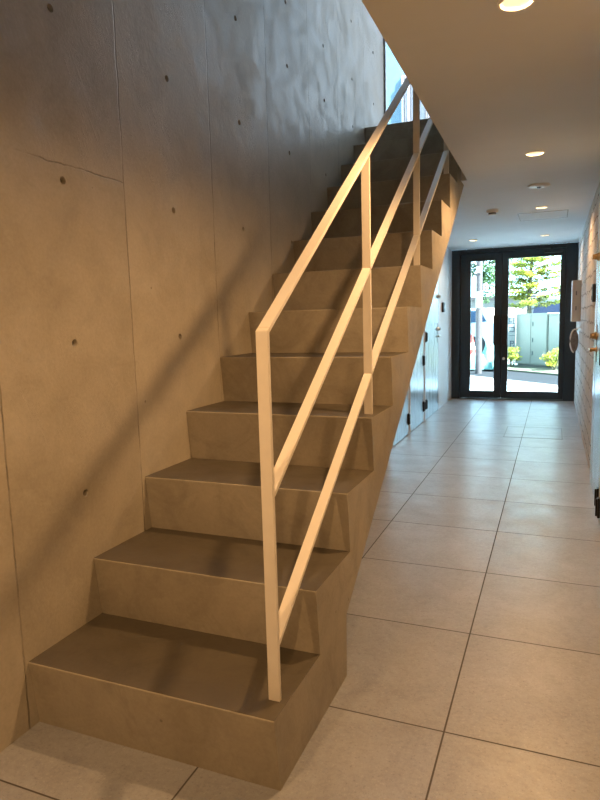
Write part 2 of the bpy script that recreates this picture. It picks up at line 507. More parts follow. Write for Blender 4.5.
# every hole gets its own band pair; holes of a column share one y and of a row one z
holes = [(HY[min(range(len(HY)), key=lambda i: abs(HY[i] - h[0]))], HZ[min(range(len(HZ)), key=lambda i: abs(HZ[i] - h[1]))], h[2]) for h in holes]
holed_plate(bm, lambda u, v, w: (XW - w, u, v), YB - 0.1, YW + 0.03, 0.0, ZT, holes, 0.03, 0.013, 0.72, 1, 16)
box(bm, (XW - 0.18, YB - 0.15, -0.1), (XW - 0.03, YW + 0.03, ZT))
tag(link('wall_left', bm, [M['wall'], M['plug']]), 'tall raw concrete wall with form joints and round tie holes beside the stairs', 'wall', kind='structure')

# corridor wall beyond the stair
bm = bmesh.new(); box(bm, (XL - 0.2, YL + 0.002, 0.0), (XL, YD + 0.08, ZC))
tag(link('wall_left_corridor', bm, M['pale']), 'pale concrete corridor wall holding the grey steel doors near the entrance', 'wall', kind='structure')

# right wall: stone tiles near the entrance, plain towards the camera
bm = bmesh.new(); box(bm, (XR, 4.85, 0.0), (XR + 0.16, YD + 0.08, ZC))
tag(link('wall_right', bm, M['stone']), 'rough pale stone tiled wall on the way to the entrance', 'wall', kind='structure')
bm = bmesh.new()
box(bm, (XR, YB - 0.15, 0.0), (XR + 0.16, 3.0, ZC)); box(bm, (XR, 3.0, 2.04), (XR + 0.16, 4.85, ZC)); box(bm, (XR + 0.0105, 3.0, 0.0), (XR + 0.16, 4.85, 2.04))
tag(link('wall_right_plain', bm, M['hall']), 'plain brown grey wall around the unit doors facing the stairs', 'wall', kind='structure')
bm = bmesh.new(); box(bm, (XW - 0.18, YB - 0.15, 0.0), (XR + 0.16, YB, ZT))
tag(link('wall_back', bm, M['hall']), 'plain brown grey wall closing the hall behind the viewer', 'wall', kind='structure')
bm = bmesh.new()
box(bm, (XR, YB - 0.15, ZU), (XR + 0.16, YW + 0.03, ZT))
tag(link('wall_right_upper', bm, M['white']), 'white wall of the upper floor above the corridor', 'wall', kind='structure')
bm = bmesh.new(); box(bm, (XW - 0.18, YB - 0.15, ZT), (XR + 0.16, YW + 0.06, ZT + 0.15))
tag(link('ceiling_upper', bm, M['ceil']), 'white ceiling of the upper floor over the stairwell', 'ceiling', kind='structure')

# corridor ceiling with lamp holes, and the upper floor on top of it
LAMPS = [(-0.135, 2.088), (-0.132, 3.987), (-0.124, 5.976), (-0.117, 8.087), (-0.955, 8.059), (-0.955, 0.10), (-0.135, 0.10)]
YO = 0.55                                  # near edge of the stair opening
bm = bmesh.new()
def in_opening(u, v): return u < XO and YO < v < YL
us_cuts = (XO,)
hs = [(x, y, 0.046) for x, y in LAMPS]
# bands share rows, so shift to common lines per column
hs = [(-0.128 if x > -0.5 else -0.955, y, r) for x, y, r in hs]
def band_plate(x0, x1, y0, y1):
    sel = [h for h in hs if x0 < h[0] < x1 and y0 < h[1] < y1]
    holed_plate(bm, lambda u, v, w: (u, v, ZC + w), x0, x1, y0, y1, sel, 0.055, 0.0)
band_plate(XO, XR, YB, YD)
band_plate(XW, XO, YB, YO)
band_plate(XL - 0.05, XO, YL, YD)
YC = 4.54
quad_list = [((XL - 0.05, 1.869 + (ZC - 0.214) / 0.6762, ZC), (XS + 0.002, 1.869 + (ZC - 0.214) / 0.6762, ZC), (XS + 0.002, YL, ZC), (XL - 0.05, YL, ZC)), ((XS + 0.002, YC, ZC), (XO, YC, ZC), (XO, YL, ZC), (XS + 0.002, YL, ZC)), ((XS + 0.002, YC, ZC), (XO, YC, ZC), (XO, YC, ZU), (XS + 0.002, YC, ZU))]
# slab above, edges of the opening
box(bm, (XO, YB - 0.15, ZC + 0.12), (XR + 0.16, YD + 0.1, ZU))
box(bm, (XW - 0.18, YB - 0.15, ZC + 0.12), (XO, YO, ZU))
box(bm, (XW - 0.18, YL, ZC + 0.12), (XO, YD + 0.1, ZU))
def quad(*p): bm.faces.new([bm.verts.new(q) for q in p])
for q4 in quad_list: quad(*q4)
quad((XO, YO, ZC), (XO, YL, ZC), (XO, YL, ZC + 0.125), (XO, YO, ZC + 0.125))
quad((XW, YO, ZC), (XO, YO, ZC), (XO, YO, ZC + 0.125), (XW, YO, ZC + 0.125))
quad((XW, YL, ZC), (XO, YL, ZC), (XO, YL, ZC + 0.125), (XW, YL, ZC + 0.125))
for v_ in bm.verts:
    if abs(v_.co.x - XO) < 1e-4: v_.co.x -= 0.0121 * (v_.co.y - 3.1)      # the opening runs very slightly out of square
tag(link('ceiling', bm, M['ceil']), 'smooth pale ceiling of the corridor with round downlights', 'ceiling', kind='structure')

# upper window at the head of the stairs
win = empty('window_1', (XO, YW, ZU), 'tall tinted window at the head of the concrete stairs', 'window', kind='structure')
bm = bmesh.new()
for x0, x1 in ((XW, XW + 0.012), (XO - 0.02, XO + 0.02), (XR - 0.035, XR)):
    box(bm, (x0 - XO, -0.008, 0), (x1 - XO, 0.02, ZT - ZU))
box(bm, (XW - XO, -0.03, ZT - ZU - 0.05), (XR - XO, 0.03, ZT - ZU))
box(bm, (XW - XO, -0.028, 0), (XR - XO, 0.028, 0.03))
link('window_frame', bm, M['alu'], win)
for x0, x1 in ((XW + 0.012, XO - 0.02), (XO + 0.02, XR - 0.035)):
    bm = bmesh.new(); box(bm, (x0 - XO, -0.004, 0.03), (x1 - XO, 0.004, ZT - ZU - 0.05))
    link('glass_pane', bm, M['glass_up'], win)

# ------------------------------------------------------------------ entrance door
ent = empty('door_1', (XO, YD, 0), 'black framed glass entrance double door at the end of the corridor', 'door', kind='structure')
def EX(x): return x - XO
bm = bmesh.new()
box(bm, (EX(XL), 0.0, 0), (EX(-1.262), 0.09, ZC), bev=0.003)
box(bm, (EX(0.128), 0.0, 0), (EX(XR), 0.09, ZC), bev=0.003)
box(bm, (EX(-1.262), 0.0, 2.075), (EX(0.128), 0.09, ZC), bev=0.003)
box(bm, (EX(-1.262), 0.01, 0.0), (EX(0.128), 0.09, 0.012))
for x0, x1, z0, z1 in ((-1.30, -1.235, 0.0, 2.10), (0.10, 0.15, 0.0, 2.10), (-1.30, 0.15, 2.052, 2.10)):
    box(bm, (EX(x0), 0.0755, z0), (EX(x1), 0.095, z1))
link('door_frame', bm, M['black'], ent)
def leaf(x0, x1, g0, g1, zt, hx0, hx1):
    bm = bmesh.new()
    ya, yb = 0.03, 0.075
    box(bm, (EX(x0), ya, 0.016), (EX(g0), yb, 2.068), bev=0.003)
    box(bm, (EX(g1), ya, 0.016), (EX(x1), yb, 2.068), bev=0.003)
    box(bm, (EX(g0), ya, 0.016), (EX(g1), yb, 0.120))
    box(bm, (EX(g0), ya, zt), (EX(g1), yb, 2.068))
    if x0 > -1.0: box(bm, (EX(-0.73), yb, 0.016), (EX(-0.65), yb + 0.012, 2.068))
    l = link('door_leaf', bm, M['black'], ent)
    bm = bmesh.new(); box(bm, (EX(g0), 0.048, 0.120), (EX(g1), 0.056, zt))
    link('glass_pane', bm, M['glass'], l)
    bm = bmesh.new()
    box(bm, (EX(hx0), -0.045, 0.78), (EX(hx1), -0.030, 1.20), bev=0.004)
    for z in (0.84, 1.14):
        tube(bm, [((EX(hx0) + EX(hx1)) / 2, -0.034, z), ((EX(hx0) + EX(hx1)) / 2, 0.032, z)], 0.009)
    link('pull_handle', bm, M['jet'], l)
    return l
l1 = leaf(-1.258, -0.693, -1.116, -0.790, 1.962, -0.795, -0.705)
l2 = leaf(-0.689, 0.124, -0.603, 0.062, 1.975, -0.685, -0.605)
bm = bmesh.new(); lathe(bm, [(0.019, 0.030), (0.019, 0.020), (0.013, 0.016)], (EX(-0.655), 0, 0.585), 20, ax='y', cap1=True)
tag(link('lock_cylinder', bm, M['steel'], l2, True), 'round silver lock cylinder')
bm = bmesh.new()
box(bm, (EX(-0.15), -0.035, 2.015), (EX(0.08), 0.028, 2.062), bev=0.004)
box(bm, (EX(-0.25), -0.022, 2.085), (EX(-0.02), -0.004, 2.10)); box(bm, (EX(-0.07), -0.022, 2.058), (EX(-0.04), -0.004, 2.10))
link('door_closer', bm, M['jet'], ent)

# ------------------------------------------------------------------ unit doors
def unit_door(n, wall, ya, yb, label, hinge_far, hinges, handle=True, zt=2.0, col_lock='steel'):
    """flush steel door lying against x = wall; sgn points into the corridor"""
    sg = 1 if wall < 0 else -1
    d = empty('door_%d' % n, (wall, (ya + yb) / 2, 0), label, 'door', kind='structure')
    c = (ya + yb) / 2
    def X(a): return sg * a
    def bx(bm, a, b, bev=0.0): box(bm, (min(X(a[0]), X(b[0])), a[1] - c, a[2]), (max(X(a[0]), X(b[0])), b[1] - c, b[2]), bev=bev)
    bm = bmesh.new()
    bx(bm, (-0.01, ya - 0.035, 0), (0.012, ya - 0.006, zt + 0.035)); bx(bm, (-0.01, yb + 0.006, 0), (0.012, yb + 0.035, zt + 0.035))
    bx(bm, (-0.01, ya - 0.006, zt + 0.006), (0.012, yb + 0.006, zt + 0.035))
    link('door_frame', bm, M['pale'], d)
    bm = bmesh.new(); bx(bm, (0.0005, ya, 0.008), (0.010, yb, zt), 0.002)
    lf = link('door_leaf', bm, M['leaf'], d)
    hy = yb - 0.012 if hinge_far else ya + 0.012
    for z in hinges:
        bm = bmesh.new(); bx(bm, (0.004, hy - 0.022, z - 0.058), (0.024, hy + 0.022, z + 0.058), 0.003)
        bx(bm, (0.024, hy - 0.009, z - 0.05), (0.034, hy + 0.009, z + 0.05), 0.003)
        link('hinge', bm, M['jet'], d)
    if handle:
        ky = ya + 0.07 if hinge_far else yb - 0.07
        dr = 1 if hinge_far else -1
        bm = bmesh.new()
        lathe(bm, [(0.026, X(0.009)), (0.026, X(0.016)), (0.012, X(0.018)), (0.011, X(0.058))], (0, ky - c, 0.955), 20, ax='x', cap1=True)
        tube(bm, [(X(0.052), ky - c, 0.955), (X(0.054), ky - c + dr * 0.06, 0.957), (X(0.050), ky - c + dr * 0.125, 0.955)], 0.009)
        link('lever_handle', bm, M[col_lock], lf, True)
        for z in (1.045, 1.45 if wall < 0 else 1.56):
            bm = bmesh.new()
            lathe(bm, [(0.027, X(0.009)), (0.027, X(0.02)), (0.02, X(0.028)), (0.02, X(0.04)), (0.0, X(0.04))], (0, ky - c, z), 20, ax='x')
            box(bm, (min(X(0.04), X(0.052)), ky - c - 0.004, z - 0.016), (max(X(0.04), X(0.052)), ky - c + 0.004, z + 0.016))
            link('door_lock', bm, M[col_lock], lf, True)
        bm = bmesh.new(); bx(bm, (0.008, ky - 0.014, 0.87), (0.0125, ky + 0.014, 1.12), 0.001)
        link('lock_plate', bm, M['jet'], lf)
    return d
unit_door(2, XL, 7.14, 7.99, 'grey steel unit door with lever nearest the glass entrance', False, (0.19, 0.97))
unit_door(3, XL, 6.33, 7.02, 'narrow grey steel cupboard door between two other doors under the stairs', True, (0.185, 0.71), False)
unit_door(4, XL, 5.42, 6.22, 'grey steel door half hidden behind the sloping stair underside', True, (0.165, 0.95), False)
d5 = unit_door(5, XR, 3.87, 4.62, 'grey steel unit door with bronze lever at the end of the stone wall', False, (0.13, 0.95), True, 2.0, 'brass')
unit_door(6, XR, 3.05, 3.79, 'grey steel cupboard door just this side of the bronze lever door', True, (0.10, 1.0), False)
bm = bmesh.new(); box(bm, (-0.010, 4.66 - 4.245, 0.0), (0.0, 4.845 - 4.245, 2.035), bev=0.002); link('side_panel', bm, M['leaf'], d5)

# ------------------------------------------------------------------ concrete staircase
st = empty('concrete_staircase', (XW, Y0, 0), 'straight raw concrete staircase climbing along the tall concrete wall', 'staircase')
SX0, SX1 = 0.001, XS - XW
bm = bmesh.new()
sl = 0.6762
yt = 1.869 + (ZC - 0.214) / sl
poly = [(U, 0), (1.862 - Y0, 0), (1.869 - Y0, 0.214), (yt + 0.03 - Y0, ZC + 0.02), (YL - Y0 - 0.001, ZC + 0.02), (YL - Y0 - 0.001, 13 * RISE)]
prism(bm, poly, 'x', SX0, SX1)
link('waist_slab', bm, M['stair'], st)
for i in range(13):
    bm = bmesh.new()
    b = (i * T + U, i * RISE); n_ = (i * T, (i + 1) * RISE); e = ((i + 1) * T + U - (0.001 if i == 12 else 0), (i + 1) * RISE)
    va, vb = prism(bm, [b, n_, e], 'x', SX0, SX1)
    ed = [x for x in bm.edges if set(x.verts) == {va[1], vb[1]}]
    bmesh.ops.bevel(bm, geom=ed, offset=0.005, segments=3, affect='EDGES', profile=0.5)
    bm.normal_update()
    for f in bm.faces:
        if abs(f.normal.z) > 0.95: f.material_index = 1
    link('step', bm, [M['stair'], M['tread']], st)

# ------------------------------------------------------------------ railing
XP = -0.659
HWD, TH = 0.016, 0.012
rl = empty('stair_railing', (XP, 1.362, RISE), 'cream painted flat steel railing along the open side of the stairs', 'railing')
slope = RISE / T
L = math.hypot(1, slope)
def rail(z_at, y_end, y_start=0.0):
    bm = bmesh.new()
    t_ = TH / 2 * L
    y_a = y_start
    pts = [(y_a, z_at + slope * y_a + t_), (y_end, z_at + slope * y_end + t_), (y_end, z_at + slope * y_end - t_), (y_a, z_at + slope * y_a - t_)]
    prism(bm, pts, 'x', -HWD, HWD)
    bmesh.ops.bevel(bm, geom=bm.edges[:], offset=0.0012, segments=2, affect='EDGES')
    return bm
PY = [k * 3 * T for k in range(5)]
ztop, zmid, zlow = 0.962, 0.548, 0.150       # above the first tread, at the first post
YE = PY[4] + 0.005
link('top_rail', rail(ztop, YE, TH), M['rail'], rl)
link('middle_rail', rail(zmid, YE, TH), M['rail'], rl)
link('lower_rail', rail(zlow, YE, TH), M['rail'], rl)
for k, py in enumerate(PY):
    bm = bmesh.new()
    zb = k * 3 * RISE
    zt_ = ztop + slope * py + (TH / 2 * L if k == 0 else -TH / 2 * L + 0.004)
    if k == 0:
        prism(bm, [(0, 0), (TH, 0), (TH, zt_ + slope * TH), (0, zt_)], 'x', -HWD - 0.0003, HWD + 0.0003)
    else:
        box(bm, (-HWD, py, zb), (HWD, py + TH, zt_))
    bmesh.ops.bevel(bm, geom=bm.edges[:], offset=0.0012, segments=2, affect='EDGES')
    link('post', bm, M['rail'], rl)

# ------------------------------------------------------------------ ceiling fittings
def downlight(x, y, label, dim=1.0):
    d = empty('downlight', (x, y, ZC), label, 'ceiling light')
    bm = bmesh.new()
    lathe(bm, [(0.0445, 0.004), (0.0445, -0.004), (0.047, -0.006), (0.053, -0.005), (0.055, -0.001), (0.055, 0.0)], seg=40)
    link('trim_ring', bm, M['trim'], d, True)
    bm = bmesh.new()
    lathe(bm, [(0.0445, 0.0), (0.041, 0.012), (0.028, 0.034), (0.027, 0.040)], seg=40)
    link('reflector', bm, M['trim'], d, True)
    bm = bmesh.new()
    lathe(bm, [(0.028, 0.036), (0.0, 0.032)], seg=32)
    link('lamp', bm, M['bulb'], d, True)
    ld = bpy.data.lights.new('downlight_beam', 'SPOT')
    ld.energy = LAMP_WATTS * dim; ld.color = LAMP_COLOR
    ld.spot_size = R(170); ld.spot_blend = 0.7; ld.shadow_soft_size = 0.034
    lo = bpy.data.objects.new('downlight_beam', ld); col.objects.link(lo)
    lo.parent = d; lo.location = (0, 0, -0.012)
    return d
dl = ['round downlight nearest the stairs, large at the top edge of the photo', 'round downlight second along the ceiling from the top of the photo',
      'round downlight between the white ceiling disc and the ceiling access panel', 'round downlight by the entrance door, on the stone wall side',
      'round downlight by the entrance door, on the steel door side', 'round downlight over the front hall on the concrete wall side',
      'round downlight over the front hall on the corridor side']
for (x, y), t_ in zip(LAMPS, dl):
    downlight(-0.128 if x > -0.5 else -0.955, y, t_, 0.28 if y > 7 else 0.5 if y > 5 else 0.85 if y > 3 else 1.2 if y > 1 else 0.86)   # dimmed towards the daylit entrance

sd = empty('smoke_detector', (-0.535, 5.90, ZC), 'small round white smoke detector with a dark band on the ceiling', 'smoke detector')
bm = bmesh.new(); lathe(bm, [(0.05, 0), (0.05, -0.018), (0.047, -0.024), (0.036, -0.026)], seg=32, cap0=True, cap1=True); link('base', bm, M['cover'], sd, True)
bm = bmesh.new(); lathe(bm, [(0.034, -0.026), (0.034, -0.038)], seg=32); link('sensing_chamber', bm, M['jet'], sd, True)
bm = bmesh.new(); lathe(bm, [(0.036, -0.038), (0.034, -0.046), (0.02, -0.05)], seg=32, cap0=True, cap1=True); link('cap', bm, M['cover'], sd, True)

em = empty('ceiling_sensor', (-0.127, 4.965, ZC), 'flat round white disc with a small dark centre between two downlights', 'sensor')
bm = bmesh.new(); lathe(bm, [(0.078, 0), (0.078, -0.005), (0.070, -0.012), (0.02, -0.016)], seg=40, cap0=True, cap1=True); link('cover_plate', bm, M['cover'], em, True)
bm = bmesh.new(); lathe(bm, [(0.017, -0.016), (0.012, -0.023), (0.0, -0.024)], seg=24); link('lens', bm, M['jet'], em, True)

def hatch(name, x0, x1, y0, y1, z, dz, w, mf, mp, label, cat):
    h = empty(name, ((x0 + x1) / 2, (y0 + y1) / 2, z), label, cat)
    a, b = (x1 - x0) / 2, (y1 - y0) / 2
    za, zb = sorted((0.0, dz))
    bm = bmesh.new()
    box(bm, (-a, -b, za), (a, -b + w, zb)); box(bm, (-a, b - w, za), (a, b, zb))
    box(bm, (-a, -b + w, za), (-a + w, b - w, zb)); box(bm, (a - w, -b + w, za), (a, b - w, zb))
    link('frame', bm, mf, h)
    bm = bmesh.new(); box(bm, (-a + w, -b + w, za), (a - w, b - w, zb * 0.6 if zb > 0 else zb)) if dz > 0 else box(bm, (-a + w, -b + w, dz * 0.6), (a - w, b - w, 0.0))
    link('panel', bm, mp, h)
    return h
hatch('ceiling_access_panel', -0.342, 0.094, 6.25, 6.73, ZC, -0.003, 0.008, M['alu'], M['ceil'], 'thin framed square access panel flush in the corridor ceiling', 'access panel')
hatch('floor_access_panel', -0.445, 0.10, 6.33, 6.95, 0.0, 0.002, 0.010, M['alu'], M['tile'], 'thin metal framed tile access cover set in the corridor floor', 'access cover')

# ------------------------------------------------------------------ wall fittings
def intercom(wall, y, z, label):
    sg = 1 if wall < 0 else -1
    d = empty('intercom', (wall, y, z), label, 'intercom', 'black door intercoms')
    bm = bmesh.new()
    xs = sorted((0.0, sg * 0.03)); box(bm, (xs[0], -0.05, -0.065), (xs[1], 0.05, 0.065), bev=0.008)
    link('housing', bm, M['jet'], d)
    bm = bmesh.new(); xs = sorted((sg * 0.028, sg * 0.033)); box(bm, (xs[0], -0.018, -0.05), (xs[1], 0.018, -0.02), bev=0.002)
    link('call_button', bm, M['black'], d)
    bm = bmesh.new(); lathe(bm, [(0.011, sg * 0.029), (0.009, sg * 0.034), (0.0, sg * 0.034)], (0, 0, 0.035), 20, ax='x')
    link('camera_lens', bm, M['carglass'], d)
intercom(XL, 8.36, 1.32, 'black intercom on the pale wall by the steel door')
intercom(XR, 4.935, 1.338, 'black intercom on the stone wall by the bronze lever door')
bx_ = empty('wall_box', (XR, 7.9, 1.10), 'upright beige box with two slots hung on the stone wall', 'wall box')
bm = bmesh.new(); box(bm, (-0.088, -0.115, 0.0), (0.0, 0.115, 0.468), bev=0.004); link('housing', bm, M['beige'], bx_)
bm = bmesh.new(); box(bm, (-0.096, -0.118, 0.003), (-0.0885, 0.118, 0.465), bev=0.002); tag(link('lid', bm, M['cover'], bx_), 'paler front lid')
for z in (0.13, 0.30):
    bm = bmesh.new(); box(bm, (-0.056, -0.1185, z), (-0.044, -0.114, z + 0.045)); link('slot', bm, M['greybag'], bx_)

bag = empty('hanging_pouch', (XR, 7.85, 0.90), 'dark grey pouch with a white rim hanging under the beige wall box', 'pouch')
bm = bmesh.new()
ol = []
for k in range(24):
    a = 2 * math.pi * k / 24
    ol.append((-0.052 + 0.046 * math.cos(a) * (1.0 if math.cos(a) < 0 else 0.85), -0.02 + 0.125 * math.sin(a)))
prism(bm, ol, 'y', -0.06, 0.06)
bmesh.ops.bevel(bm, geom=[e for e in bm.edges if abs(e.verts[0].co.y - e.verts[1].co.y) < 1e-6], offset=0.015, segments=2, affect='EDGES')
link('pouch_body', bm, M['greybag'], bag, True)
bm = bmesh.new()
tube(bm, [(-0.03, -0.06, 0.115)] + [(-0.052 - 0.05 * math.sin(a), -0.062, -0.02 + 0.135 * math.cos(a)) for a in [R(10 + 16 * k) for k in range(11)]], 0.008, 10)
tag(link('rim', bm, M['cover'], bag, True), 'curved white rim')
bm = bmesh.new(); tube(bm, [(0.0, -0.055, 0.13), (-0.02, -0.057, 0.13), (-0.034, -0.06, 0.10)], 0.006, 8); link('hook', bm, M['steel'], bag, True)

# ------------------------------------------------------------------ the street outside
A45 = R(-45)
S2 = math.sqrt(0.5)
def UV(u, v): return (S2 * (u + v), S2 * (v - u))     # u runs along the street, v across it
def strip(name, v0, v1, z, mat, label, cat, u0=-40, u1=30, th=0.2):
    bm = bmesh.new()
    prism(bm, [UV(u0, v0), UV(u1, v0), UV(u1, v1), UV(u0, v1)], 'z', z - th, z)
    return tag(link(name, bm, mat), label, cat, kind='structure')
VK = 11.58 * S2
VF = 13.75 * S2
bm = bmesh.new()
# forecourt between the building and the kerb
def kerb_y(x): return 11.58 - x
prism(bm, [(-22, YD + 0.1), (2.2, YD + 0.1), (2.2, kerb_y(2.2)), (-22, kerb_y(-22))], 'z', GX - 0.2, GX)
tag(link('pavement', bm, M['paving']), 'bright pale paving just outside the entrance door', 'pavement', kind='structure')
bm = bmesh.new(); prism(bm, [UV(-40, VK), UV(7, VK), UV(7, VK + 0.12), UV(-40, VK + 0.12)], 'z', GX - 0.2, GX + 0.012)
tag(link('kerb', bm, M['kerb']), 'pale kerb line between the paving and the asphalt', 'kerb', kind='structure')
strip('road', VK + 0.12, VF, GX - 0.005, M['asphalt'], 'blue grey asphalt strip seen through the glass door', 'road')
strip('planting_bed_ground', VF, VF + 1.1, GX + 0.03, M['soil'], 'low planting bed along the far side of the asphalt', 'ground')
strip('parking_lot_ground', VF + 1.1, 75, GX - 0.02, M['lot'], 'pale parking ground behind the mint cabinets', 'ground', -70, 60)
for k, (u, v, ln) in enumerate(((-8.75, 7.80, 0.42), (-7.95, 7.78, 0.62))):
    d = empty('dapple_bars', (*UV(u, v), GX), ('dark bars for dappled shade on the paving, on the side of the narrow door leaf', 'dark bars for dappled shade on the paving, before the wide door leaf')[k], 'shade_strip', rz=A45)
    bm = bmesh.new()  # dark bars added to mimic dappled shadow along the paving seam
    for j in range(int(ln / 0.03)):
        box(bm, (-ln / 2 + j * 0.03, -0.04, -0.002), (-ln / 2 + j * 0.03 + 0.014, 0.04, 0.008))
    box(bm, (-ln / 2 - 0.01, -0.05, -0.002), (ln / 2, -0.04, 0.009)); box(bm, (-ln / 2 - 0.01, 0.04, -0.002), (ln / 2, 0.05, 0.009))
    link('bars', bm, M['dapple'], d)

# mint utility cabinets
def cabinet(u0, u1, v, h, label, doors):
    uc = (u0 + u1) / 2
    d = empty('utility_cabinet', (*UV(uc, v), GX), label, 'utility cabinet', rz=A45)
    a = (u1 - u0) / 2
    bm = bmesh.new(); box(bm, (-a, 0, 0.06), (a, 0.5, h), bev=0.006); link('body', bm, M['mint'], d)
    bm = bmesh.new(); box(bm, (-a - 0.012, -0.02, h), (a + 0.012, 0.52, h + 0.022), bev=0.004); link('roof', bm, M['mint'], d)
    bm = bmesh.new(); box(bm, (-a + 0.03, 0.03, -0.02), (a - 0.03, 0.47, 0.06)); link('plinth', bm, M['kerb'], d)
    w = 2 * a / doors
    for k in range(doors):
        x0 = -a + k * w + 0.008; x1 = x0 + w - 0.016
        bm = bmesh.new(); box(bm, (x0, -0.016, 0.08), (x1, -0.0005, h - 0.012), bev=0.004); dd = link('door', bm, M['mint'], d)
        if doors == 2 and k == 0: continue
        for z in ((h * 0.27, h * 0.52, h * 0.82) if doors == 2 else (h * 0.8,)):
            bm = bmesh.new(); hx = x0 + 0.055 if doors == 2 else x1 - 0.2
            box(bm, (hx, -0.03, z - 0.05), (hx + (0.02 if doors == 2 else 0.12), -0.0165, z + 0.05), bev=0.003)
            link('latch' if doors == 2 else 'label_plate', bm, M['mint_dark'] if doors == 2 else M['cover'], dd)
VC = 15.2 * S2
def uof(x, y): return (x - y) * S2
cabinet(uof(-0.86, 16.06), uof(-0.15, 15.35), VC, 1.255, 'mint double door utility cabinet across the street', 2)
cabinet(uof(-0.135, 15.335), uof(0.60, 14.6), VC + 0.03, 1.235, 'mint single door utility cabinet beside the wide mint cabinet', 1)

# upright sign left of the cabinets
sg_ = empty('notice_sign', (-0.955, 15.9, GX), 'narrow upright white sign with dark characters beside the mint cabinet', 'sign')
bm = bmesh.new(); box(bm, (-0.095, 0.0, 0.18), (0.095, 0.02, 1.22), bev=0.003); link('board', bm, M['signwhite'], sg_)
bm = bmesh.new(); tube(bm, [(0, 0.035, -0.02), (0, 0.035, 1.15)], 0.016, 10); link('stake', bm, M['polegrey'], sg_)
def strokes(rects, cx, cz, s):
    bm = bmesh.new()
    for x0, z0, x1, z1 in rects:
        box(bm, (cx + x0 * s, -0.004, cz + z0 * s), (cx + x1 * s, -0.0002, cz + z1 * s))
    return bm
g1 = [(-1, .75, -.1, 1), (-1, -.1, -.75, 1), (-.7, .2, -.1, .42), (-1, -.3, 0, -.08), (-.15, -.9, .05, 0), (-1, -1, -.75, -.5), (-.6, -1, -.4, -.5), (.2, .6, 1, .8), (.2, -.1, 1, .1), (.5, -1, .72, .9), (.15, -1, 1, -.8)]
g2 = [(-.9, .6, .9, .85), (.65, -.8, .9, .85), (-.9, -.8, .9, -.55), (-.9, .1, -.6, .35)]
g3 = [(-1, -.1, 1, .06)]
g4 = [(-.5, -1, -.2, 1), (-.2, .7, .8, .95), (-.2, 0, .8, .25), (.55, .1, .8, .95), (.55, -.9, .85, -.5)]
for g, z in ((g1, 1.11), (g2, 0.90), (g3, 0.755), (g4, 0.56)):
    link('character', strokes(g, 0.0, z, 0.072), M['ink'], sg_)

# leaves
def leaves(bm, centre, spread, n, size, flat=0.6):
    for _ in range(n):
        while True:
            q = Vector((random.uniform(-1, 1), random.uniform(-1, 1), random.uniform(-1, 1)))
            if q.length < 1: break
        p = Vector(centre) + Vector((q.x * spread[0], q.y * spread[1], q.z * spread[2]))
        nrm = Vector((random.gauss(0, flat), random.gauss(0, flat), 1)).normalized()
        a = nrm.orthogonal().normalized()
        a.rotate(Matrix.Rotation(random.uniform(0, 6.28), 3, nrm))
        b = nrm.cross(a)
        s = size * random.uniform(0.6, 1.3)
        bm.faces.new([bm.verts.new(p + v) for v in (a * s, b * s * 0.5 + nrm * s * 0.1, -a * s, -b * s * 0.5 + nrm * s * 0.1)])

# street tree with layered branches
tr = empty('street_tree', (-0.62, 17.6, GX), 'fresh green layered tree rising behind the mint cabinets', 'tree')
bm = bmesh.new()
tube(bm, [(0, 0, -0.02), (0.02, 0, 0.9), (-0.02, 0.02, 1.7), (0.03, 0, 2.6), (0, 0, 3.6)], [0.07, 0.06, 0.05, 0.04, 0.015], 10)
link('trunk', bm, M['bark'], tr, True)
bb = bmesh.new(); fb = bmesh.new()
for k in range(46):
    z = 1.5 + 2.3 * (k / 46) + random.uniform(-0.06, 0.06)
    a = k * 2.4 + random.uniform(-0.4, 0.4)
    reach = (0.75 + 0.25 * math.sin(k * 1.7)) * (1.05 if z < 2.7 else 0.8) * random.uniform(0.7, 1.1)
    dx, dy = math.cos(a) * reach, math.sin(a) * reach
    if math.cos(a) < 0: dx *= 0.8
    p0, p1 = (0, 0, z - 0.18), (dx, dy, z + 0.05)
    tube(bb, [p0, (dx * 0.5, dy * 0.5, z - 0.02), p1], [0.014, 0.01, 0.004], 6)
    for j in range(5):
        f = 0.3 + 0.17 * j
        leaves(fb, (dx * f + random.uniform(-.08, .08), dy * f + random.uniform(-.08, .08), z - 0.1 + 0.13 * f), (0.24, 0.24, 0.05), 46, 0.05, 0.35)
for j in range(8):
    leaves(fb, (0.75 + random.uniform(-.2, .3), random.uniform(-.4, .4), 2.0 + 0.12 * j), (0.35, 0.3, 0.08), 50, 0.05, 0.4)
link('branch', bb, M['bark'], tr, True)
tag(link('foliage', fb, M['leaves'], tr), kind='stuff')

def bush(x, y, w, h, n, mat, label, name='bush'):
    t = empty(name, (x, y, GX + 0.02), label, 'bush')
    bm = bmesh.new()
    for k in range(6):
        a = k * 1.05
        tube(bm, [(0, 0, -0.02), (math.cos(a) * w * 0.25, math.sin(a) * w * 0.2, h * 0.5), (math.cos(a) * w * 0.4, math.sin(a) * w * 0.3, h * 0.85)], [0.012, 0.009, 0.003], 6)
    link('stems', bm, M['bark'], t, True)
    bm = bmesh.new()
    for k in range(16):
        a = random.uniform(0, 6.28); rr = random.uniform(0.2, 0.8)
        leaves(bm, (math.cos(a) * w * 0.5 * rr, math.sin(a) * w * 0.4 * rr, h * random.uniform(0.3, 0.88)), (w * 0.19, w * 0.18, h * 0.14), n // 16, 0.028, 0.8)
    tag(link('foliage', bm, mat, t), kind='stuff')
bush(-0.90, 15.35, 0.50, 0.50, 700, M['leaves_gold'], 'round golden bush in front of the white sign')
bush(0.02, 14.55, 0.62, 0.52, 900, M['leaves_gold'], 'golden bush in front of the mint cabinets by the right door edge')
bush(-1.10, 14.52, 0.34, 0.40, 420, M['leaves_gold'], 'small golden bush beside the teal net')

